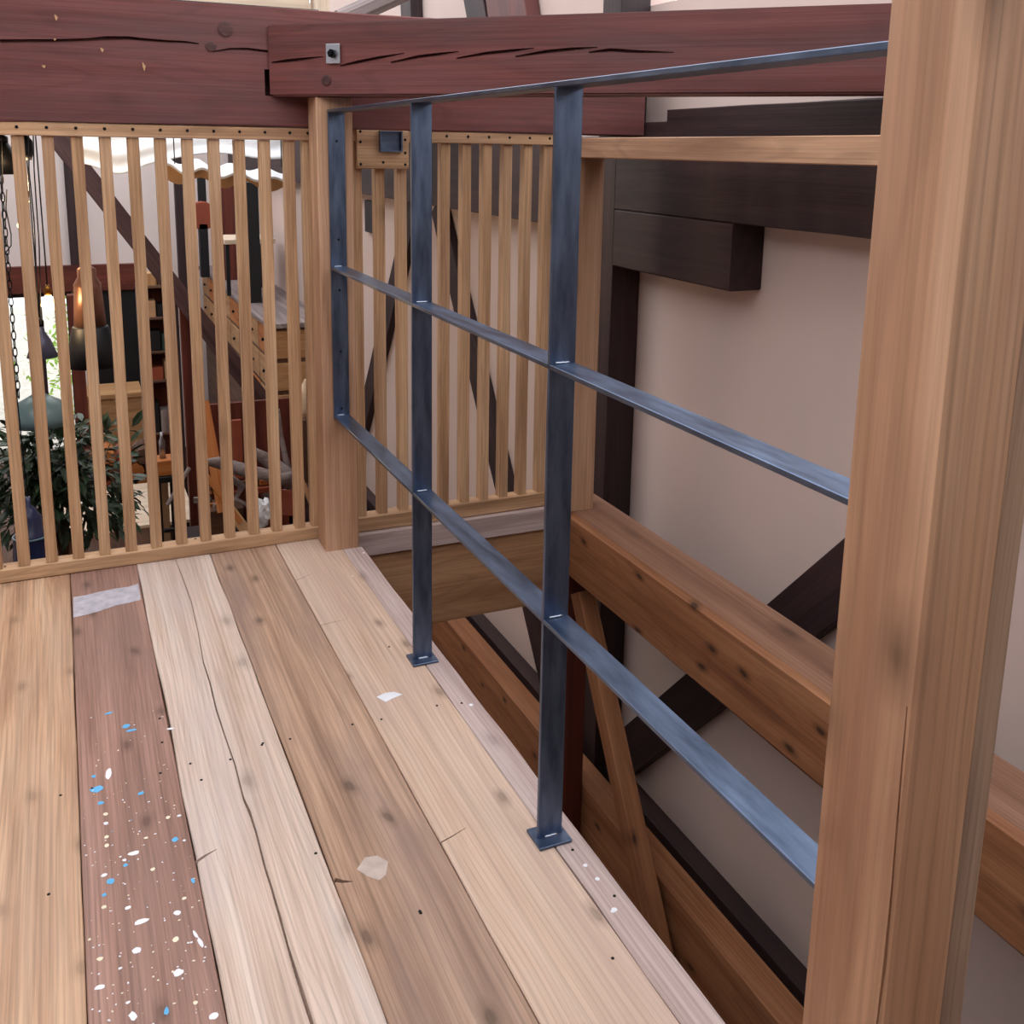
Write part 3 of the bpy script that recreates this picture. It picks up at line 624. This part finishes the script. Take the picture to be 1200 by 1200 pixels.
# ---------------------------------------------------------------- pendant lamps, bulbs, chains
def pend(name, label, px, row_bulb, Y, prof=None, scale=1, mat='black', top=None, glow=0, bulb=.03, mid=None, neck=0):
    c = at(px, row_bulb, Y); t = thing(name, label, 'lamp', c)
    ztop = (1.62 if Y < 6.5 else 1.62)
    if prof:
        sh = lathe('shade', prof, c, mat, t, 28, caps=False)
        sm_ = sh.modifiers.new('thickness', 'SOLIDIFY'); sm_.thickness = .003
        zt = c.z+prof[-1][1]
        if neck: lathe('neck', [(.078, 0), (.066, .2), (.068, .21), (.045, .25), (.045, .29), (.02, .31)], (c.x, c.y, zt), 'copper', t, 20); zt += .31
        else: lathe('socket', [(prof[-1][0]*1.05, 0), (prof[-1][0]*1.05, .03), (.008, .05)], (c.x, c.y, zt), mid or 'blackmetal', t, 16); zt += .05
    else:
        lathe('socket', [(.016, 0), (.018, .03), (.008, .05)], (c.x, c.y, c.z+bulb*1.25), 'brass', t, 14); zt = c.z+bulb*1.25+.05
    if bulb:
        z = -.02 if prof else 0
        lathe('bulb', [(.002, -bulb*1.25), (bulb*.6, -bulb), (bulb, -bulb*.2), (bulb*.9, bulb*.3), (bulb*.45, bulb), (bulb*.4, bulb*1.3)], (c.x, c.y, c.z+z+(0 if not prof else prof[-1][1]*.35)), 'bulb', t, 16)
    tube('cord', [(c.x, c.y, zt-.005), (c.x, c.y, ztop+.001)], .0035, 'black', t, 6)
    if glow:
        l = bpy.data.lights.new('lamp_glow', 'POINT'); l.energy = glow; l.color = (1, .68, .36); l.shadow_soft_size = .03
        lo = bpy.data.objects.new('lamp_glow', l); C.objects.link(lo); lo.location = (c.x, c.y, c.z-bulb*1.6-.01)
    return t
pend('spot_lamp', 'black bell spotlight with lit bulb at the window end of lamp beam', 3, 200, 6.5, [(.075, -.02), (.085, .06), (.06, .12), (.04, .16)], glow=14, bulb=.026)
pend('spot_lamp', 'smaller black bell spotlight beside the hanging cords', 27, 183, 5.9, [(.04, -.02), (.055, .03), (.05, .08), (.025, .11)], glow=8, bulb=.02)
pend('bare_bulb', 'bare glowing bulb hanging low on the cords', 26, 264, 5.7, bulb=.024, glow=2)
pend('bare_bulb', 'tiny bare glowing bulb hanging high on the cords', 30.5, 236, 5.8, bulb=.015)
pend('bare_bulb', 'big amber filament bulb hanging before the bright window', 57, 356, 5.4, bulb=.035, glow=2)
pend('cone_lamp', 'small slate-blue cone pendant with amber bulb', 50, 418, 6.3, [(.085, 0), (.05, .1), (.022, .15), (.02, .18)], mat='blueshade', bulb=.03)
pend('copper_lamp', 'tall copper-necked pendant with dark flared skirt', 109, 428, 5.5, [(.13, 0), (.112, .1), (.09, .2), (.08, .21)], mat='black', mid='copper', bulb=0, neck=1)
pend('enamel_lamp', 'wide grey-blue enamel dome pendant above the plant', 48, 496, 6.1, [(.165, 0), (.16, .05), (.12, .12), (.06, .155), (.035, .17), (.03, .26)], mat='enamel', bulb=0)
ln = at(38, 650, 5.2)
lt = thing('navy_lantern', 'navy blue enamel lantern hanging among the leaves', 'lantern', ln)
lathe('lantern_body', [(.085, -.06), (.088, .0), (.08, .09), (.082, .1), (.06, .12), (.055, .2), (.03, .24), (.012, .26), (.012, .3)], ln, 'navy', lt, 24)
lathe('chrome_band', [(.083, .097), (.0845, .1), (.083, .104)], ln, 'enamel', lt, 24)
tube('hanging_wire', [(ln.x, ln.y, ln.z+.3), (ln.x-.02, 5.3, .6), (ln.x, 5.5, 1.622)], .003, 'black', lt, 6)
def chain(px, r0, r1, Y, label):
    a, b = at(px[0], r0, Y), at(px[1], r1, Y); n = 26; t = thing('hanging_chain', label, 'chain', b)
    t0 = tube('chain_drop', [(a.x, Y, 1.621), a], .003, 'blackmetal', t, 6)
    me = None
    for i in range(n):
        c = a.lerp(b, (i+.5)/n); ln_ = (a-b).length/n*.62
        if me is None:
            pts = [(math.cos(k/12*2*math.pi)*.011, 0, math.sin(k/12*2*math.pi)*ln_) for k in range(13)]
            tmp = tube('link', pts, .0032, 'blackmetal', None, 6); me = tmp.data; base = Vector(pts[0]); bpy.data.objects.remove(tmp)
        rm = Matrix.Rotation(math.pi/2*(i % 2)+.4, 4, 'Z')
        link('link', me, None, t, Matrix.Translation(c) @ rm @ Matrix.Translation(base))
    return t
chain((1, 22), 205, 466, 6.35, 'black link chain holding up the enamel dome lamp')
def cord(label, pts, Y): return tag(tube('loose_cord', [at(a, b, Y) for a, b in pts], .0032, 'black', None, 6), label, 'cord')
for k, pts in enumerate(([(23, 120), (24, 190), (26, 230), (33, 300), (38, 420)], [(33, 120), (34, 200), (40, 260), (43, 330), (45, 400)], [(38, 120), (40, 200), (46, 290), (48, 380)])):
    cord(['thin black cord hanging straight beside the bulbs', 'thin black cord swaying behind the bulbs', 'thin black cord hanging nearest the big amber bulb'][k], pts, 5.6-.07*k)
cord('loose black cord looping beside the chain', [(1, 120), (3, 222), (8, 222), (7, 245), (13, 275), (13, 288), (6, 297)], 6.0)
# ---------------------------------------------------------------- potted tree
pb = at(75, 640, 6.6); pt = thing('potted_tree', 'leafy dark green potted tree under the enamel lamp', 'plant', (pb.x, 6.6, LOW))
lathe('pot', [(.16, 0), (.2, .3), (.22, .34), (.2, .35), (.18, .33)], (pb.x, 6.6, LOW), 'clay', pt, 24)
tube('trunk', [(pb.x, 6.6, LOW+.3), (pb.x+.03, 6.62, LOW+.8), (pb.x-.02, 6.58, -1.3), (pb.x, 6.6, -.95)], [.03, .026, .022, .015], 'stem', pt, 8)
rl = random.Random(11)
def leaf_mesh():
    vs = [(0, 0, 0), (.3, .16, .04), (.65, .15, .02), (1, 0, -.12), (.65, -.15, .02), (.3, -.16, .04), (.35, 0, 0), (.7, 0, -.03)]
    fs = [(0, 1, 6), (1, 2, 7, 6), (2, 3, 7), (3, 4, 7), (4, 5, 6, 7), (5, 0, 6)]
    me = bpy.data.meshes.new('leaf'); me.from_pydata(vs, [], fs); me.materials.append(M['leaf']); return me
lm_ = leaf_mesh(); big = []
vs, fs = [], []
cc = at(72, 560, 6.6)
for i in range(1500):
    px = rl.triangular(-14, 166, 60); row = rl.triangular(486, 640, 560 if px < 100 else 590)
    if px > 120 and row > 625: continue
    dep = rl.uniform(6.3, 6.95); c = at(px, row, dep)
    d = Vector((c.x-cc.x, c.y-cc.y, (c.z-cc.z)*.6-.1)) + Vector((rl.gauss(0, .2), rl.gauss(0, .2), rl.gauss(0, .18))); d.normalize()
    s = rl.uniform(.07, .15)
    z = Vector((rl.gauss(0, .5), rl.gauss(0, .5), 1)); y = z.cross(d).normalized(); z = d.cross(y)
    mx = Matrix((d*s, y*s, z*s)).transposed().to_4x4(); mx.translation = c
    if i < 120: link('leaf', lm_, None, pt, mx)
    else:
        b0 = len(vs); vs += [mx @ v.co for v in lm_.vertices]; fs += [tuple(b0+k for k in p.vertices) for p in lm_.polygons]
me = bpy.data.meshes.new('foliage'); me.from_pydata(vs, [], fs); link('foliage', me, 'leaf', pt)['kind'] = 'stuff'
for k in range(9):
    px, row = rl.uniform(0, 150), rl.uniform(500, 610); e = at(px, row, rl.uniform(6.3, 6.9)); s = Vector((pb.x, 6.6, rl.uniform(-1.5, -.95)))
    tube('branch', [s, s.lerp(e, .5)+Vector((0, 0, .08)), e], [.012, .008, .003], 'stem', pt, 6)
# garden shrub outside the window
gs = thing('garden_shrub', 'sunlit yellow-green shrub outside the far window', 'shrub', (.1, 16.5, LOW))
vs, fs = [], []
for i in range(700):
    c = Vector((.12+rl.gauss(0, .3), 16.5+rl.gauss(0, .25), -1.75+rl.gauss(0, .5)))
    if c.z < LOW: continue
    d = Vector((rl.gauss(0, 1), rl.gauss(0, 1), rl.gauss(0, 1))).normalized(); y = Vector((rl.gauss(0, 1), rl.gauss(0, 1), 1)).cross(d).normalized(); z = d.cross(y); s = .12
    mx = Matrix((d*s, y*s, z*s)).transposed().to_4x4(); mx.translation = c
    b0 = len(vs); vs += [mx @ v.co for v in lm_.vertices]; fs += [tuple(b0+k for k in p.vertices) for p in lm_.polygons]
me = bpy.data.meshes.new('foliage'); me.from_pydata(vs, [], fs); link('foliage', me, 'leaf2', gs)['kind'] = 'stuff'
tube('trunk', [(.1, 16.5, LOW), (.12, 16.5, -1.6)], [.03, .015], 'stem', gs, 6)
# ---------------------------------------------------------------- goods on the lower floor
a, b = at(100, 462, 13.0), at(168, 520, 13.0)
ch = thing('wooden_chest', 'plain tan wooden chest below the blackboard', 'chest', ((a.x+b.x)/2, 13.2, LOW))
box('chest_body', a.x, b.x, 12.9, 13.5, LOW, a.z-.06, 'tan', ch); box('chest_lid', a.x-.02, b.x+.02, 12.88, 13.52, a.z-.0595, a.z, 'tan', ch)
# stacked logs
k = 0
for r in range(5):
    for i in range(4):
        c = at(104+i*22+(r % 2)*8, 603-r*17, 10.6); rr = .095; zc = LOW+rr+r*rr*1.74
        c = Vector((at(104, 560, 11.4).x+i*2*rr+(r % 2)*rr, 11.4, zc))
        L_ = lathe('split_log', [(rr*.97, -.2), (rr, -.17), (rr*.98, .17), (rr*.95, .2)], c, ['rust', 'brown', 'orange'][(r+i) % 3], None, 9, False, Matrix.Rotation(math.pi/2, 4, 'X'))
        tag(L_, 'split log in the '+['bottom', 'second', 'middle', 'fourth', 'top'][r]+' row of the firewood stack behind the potted tree', 'log', 'stacked firewood logs'); k += 1
a = at(128, 600, 9.2)
tag(box('plywood_sheet', -.2, .95, 9.0, 10.2, LOW+.75, LOW+.78, 'pale', bev=.002), 'pale plywood sheet on trestles before the firewood', 'sheet')
for x in (-.1, .85): tag(box('trestle', x-.03, x+.03, 9.1, 10.1, LOW, LOW+.7495, 'brown', axis='z'), ['trestle under plywood at the window end', 'trestle under plywood at the drawer end'][x > 0], 'trestle')
# dark shelf unit with small goods
s0, s1 = at(166, 400, 10.3), at(209, 400, 10.3); su = thing('shelf_unit', 'dark open shelf unit filled with small goods', 'shelf', ((s0.x+s1.x)/2, 10.45, LOW))
rows_ = [335, 372, 412, 446, 508]
zs = [at(180, r, 10.3).z for r in rows_]
for x in (s0.x, s1.x): box('upright', x-.015, x+.015, 10.3, 10.6, LOW, zs[0], 'dark', su, 'z')
box('back_panel', s0.x+.016, s1.x-.016, 10.58, 10.6, LOW, zs[0], 'redwood', su, 'z')
for z in zs: box('shelf_board', s0.x+.016, s1.x-.016, 10.3, 10.578, z-.025, z, 'brown', su)
goods = [(zs[0], [('tan', .14, .12, 'tan wooden box on top of the shelf unit'), ('brown', .12, .1, 'brown box on top of the shelf unit')]),
         (zs[1], [('card', .12, .16, 'cardboard carton on the upper shelf'), ('black', .14, .12, 'black tin on the upper shelf')]),
         (zs[2], [('black', .15, .2, 'black case on the middle shelf'), ('teal', .1, .16, 'green tin on the middle shelf')]),
         (zs[3], [('rust', .16, .12, 'rust-red tin on the lower shelf'), ('card', .1, .18, 'small carton on the lower shelf')]),
         (zs[4], [('black', .1, .3, 'tall black bottle box on the bottom shelf'), ('grey', .14, .22, 'grey wooden box on the bottom shelf')])]
for z, lst in goods:
    x = s0.x+.03
    for mt, wd, ht, lb_ in lst:
        tag(box('storage_box', x, x+wd, 10.32, 10.52, z+.001, z+ht, mt, axis='z', bev=.01), lb_, 'box'); x += wd+.012
for i in range(3):
    c = at(186+i*5, 486, 9.6)
st = thing('metal_stool', 'black metal stool holding cardboard boxes', 'stool', (at(190, 600, 8.4).x, 8.4, LOW))
c0, c1 = at(183, 556, 8.4), at(204, 556, 8.4)
box('seat', c0.x, c1.x, 8.3, 8.55, c0.z-.05, c0.z, 'black', st)
for x in (c0.x+.015, c1.x-.015):
    for y in (8.315, 8.535): box('leg', x-.012, x+.012, y-.012, y+.012, LOW, c0.z-.0505, 'black', st, 'z')
box('footrest', c0.x+.03, c1.x-.03, 8.3, 8.325, at(190, 616, 8.4).z-.03, at(190, 616, 8.4).z, 'black', st)
tag(box('carton', c0.x+.01, c1.x-.01, 8.33, 8.52, c0.z+.001, c0.z+.13, 'orange', bev=.004), 'open orange crate on the black stool', 'crate')
bt = lathe('bottle', [(.025, 0), (.025, .14), (.012, .18), (.012, .22)], (c0.x+.06, 8.42, c0.z+.132), 'weld', None, 14); tag(bt, 'silver bottle standing on the orange crate', 'bottle')
tag(box('carton', c0.x+.035, c1.x-.035, 8.6, 8.8, LOW, c0.z-.08, 'card', axis='z', bev=.006), 'tall cardboard carton behind the black stool', 'carton')
# heap of salvaged wood on a low bench
bz = at(290, 640, 7.6).z
bn = thing('low_bench', 'dark low bench carrying the heap of salvaged wood', 'bench', (1.5, 7.7, LOW))
bx0, bx1 = at(226, 640, 7.6).x, at(352, 640, 7.6).x
box('bench_top', bx0, bx1, 7.3, 8.2, bz-.05, bz, 'dark', bn); 
for x in (bx0+.05, bx1-.05): box('bench_end', x-.03, x+.03, 7.35, 8.15, LOW, bz-.0505, 'black', bn, 'z')
def pxbar(name, label, cat, a, b, Ya, Yb, wd, th, mat, up=(0, -1, .3), bev=.004):
    return tag(bar(name, at(*a, Ya), at(*b, Yb), wd, th, mat, up=up, bev=bev), label, cat)
tag(box('back_board', at(230, 470, 8.15).x, at(345, 470, 8.15).x, 8.1, 8.14, bz+.001, at(280, 470, 8.15).z, 'redwood', axis='z'), 'dark red back board behind the salvaged wood heap', 'board')
pxbar('salvaged_board', 'broad orange board leaning on the heap', 'board', (238, 470), (262, 600), 7.9, 7.5, .09, .02, 'orange')
pxbar('salvaged_board', 'narrow orange lath slanting across the heap', 'lath', (240, 555), (282, 612), 7.55, 7.4, .04, .02, 'orange')
pxbar('salvaged_board', 'short tan board lying at the foot of the heap', 'board', (270, 598), (288, 622), 7.5, 7.4, .08, .025, 'tan')
pxbar('salvaged_board', 'rust-red block of wood beside the driftwood', 'block', (326, 588), (346, 590), 7.6, 7.6, .2, .15, 'rust')
pxbar('salvaged_board', 'rust-brown post standing in the heap', 'post', (277, 492), (280, 560), 7.8, 7.75, .07, .06, 'rust')
pxbar('grey_pole', 'pale grey stick poking out of the heap', 'stick', (196, 592), (222, 548), 7.5, 7.6, .03, .03, 'grey', bev=.01)
pxbar('salvaged_board', 'pale leaning lath in front of the cream jar', 'lath', (352, 560), (372, 605), 7.3, 7.2, .04, .02, 'tan')
def drift(label, pts, Y, rad):
    ps = [at(a, b, Y+.06*math.sin(i*1.3)) for i, (a, b) in enumerate(pts)]
    return tag(tube('driftwood', ps, rad, 'grey', None, 10), label, 'driftwood')
drift('long grey driftwood branch lying across the heap', [(240, 541), (255, 542), (272, 547), (290, 552), (310, 556), (330, 562), (345, 556)], 7.38, [.02, .045, .05, .05, .045, .05, .03])
drift('thick grey driftwood root rising to the drawers', [(296, 528), (308, 536), (322, 546), (336, 556), (340, 570)], 7.72, [.03, .05, .06, .06, .05])
drift('thin pair of grey driftwood twigs standing behind root', [(326, 480), (329, 510), (334, 535), (338, 552)], 7.95, [.014, .02, .025, .03])
drift('gnarled grey root end below the long branch', [(270, 560), (284, 570), (276, 585), (290, 592)], 7.6, [.03, .03, .024, .014])
for q_, (xa, xb, mt, hh, lb_) in enumerate(((.1, .42, 'brown', .26, 'brown crate at the branch end of the heap'), (.46, .78, 'rust', .2, 'rust-coloured crate in the middle of the heap'), (.82, 1.0, 'mid', .3, 'dark crate at the drawer end of the heap'))):
    tag(box('wooden_crate', bx0+xa, bx0+xb, 7.78, 8.06, bz+.001, bz+hh, mt, axis='x', bev=.006), lb_, 'crate')
cl_ = at(306, 600, 7.45)
me = bpy.data.meshes.new('rag'); bmx = bmesh.new(); bmesh.ops.create_icosphere(bmx, subdivisions=3, radius=.09)
for v in bmx.verts: v.co *= 1+.5*noise.noise(v.co*22); v.co.z *= 1.15
bmx.to_mesh(me); bmx.free()
tag(link('crumpled_rag', me, 'white', None, Matrix.Translation((cl_.x, cl_.y, max(cl_.z, bz+.1)))), 'crumpled pale rag stuffed in the heap', 'rag')
tag(box('storage_box', bx0+.25, bx0+.5, 7.45, 7.7, bz+.001, bz+.16, 'black', axis='z', bev=.01), 'black box under the driftwood on the bench', 'box')
tag(box('storage_box', bx0+.55, bx0+.72, 7.4, 7.6, bz+.001, bz+.12, 'navy', axis='z', bev=.01), 'navy box on the low bench', 'box')
# small offcuts strewn on and before the crates, none through another
def aabb(o):
    ps = [WM[o.name] @ v.co for v in o.data.vertices]
    return [min(p[k] for p in ps) for k in range(3)], [max(p[k] for p in ps) for k in range(3)]
heap = [aabb(o) for o in list(C.objects) if o.type == 'MESH' and o.parent is None and o.name.split('.')[0] in ('salvaged_board', 'driftwood', 'wooden_crate', 'storage_box', 'crumpled_rag', 'back_board', 'grey_pole')]
ro = random.Random(5); tries = made = 0
while made < 34 and tries < 1500:
    tries += 1; cr_ = ro.random() < .5; ln2 = ro.uniform(.05, .11); a_ = ro.uniform(-.6, .6)
    x = ro.uniform(bx0+.12, bx1-.12); y = ro.uniform(7.8, 8.0) if cr_ else ro.uniform(7.36, 7.74)
    z0_ = bz+.002
    if cr_: z0_ = max([b[1][2] for b in heap if b[0][0] < x < b[1][0] and 7.7 < b[0][1] and b[1][1] < 8.08] + [bz])+.002
    if z0_ > bz+.42: continue
    wd, th = ro.uniform(.025, .05), ro.uniform(.02, .05); d = Vector((math.cos(a_), math.sin(a_), 0))*ln2
    lo_ = [x-abs(d.x)-wd/2, y-abs(d.y)-wd/2, z0_]; hi_ = [x+abs(d.x)+wd/2, y+abs(d.y)+wd/2, z0_+th]
    if any(all(lo_[k] < b[1][k] and hi_[k] > b[0][k] for k in range(3)) for b in heap): continue
    c = Vector((x, y, z0_+th/2)); heap.append((lo_, hi_)); made += 1
    tag(bar('wood_offcut', c-d, c+d, wd, th, ro.choice(['orange', 'brown', 'rust', 'grey', 'tan']), bev=.003), 'small wood offcut tossed in the salvaged heap', 'offcut', 'offcuts in the salvaged heap')
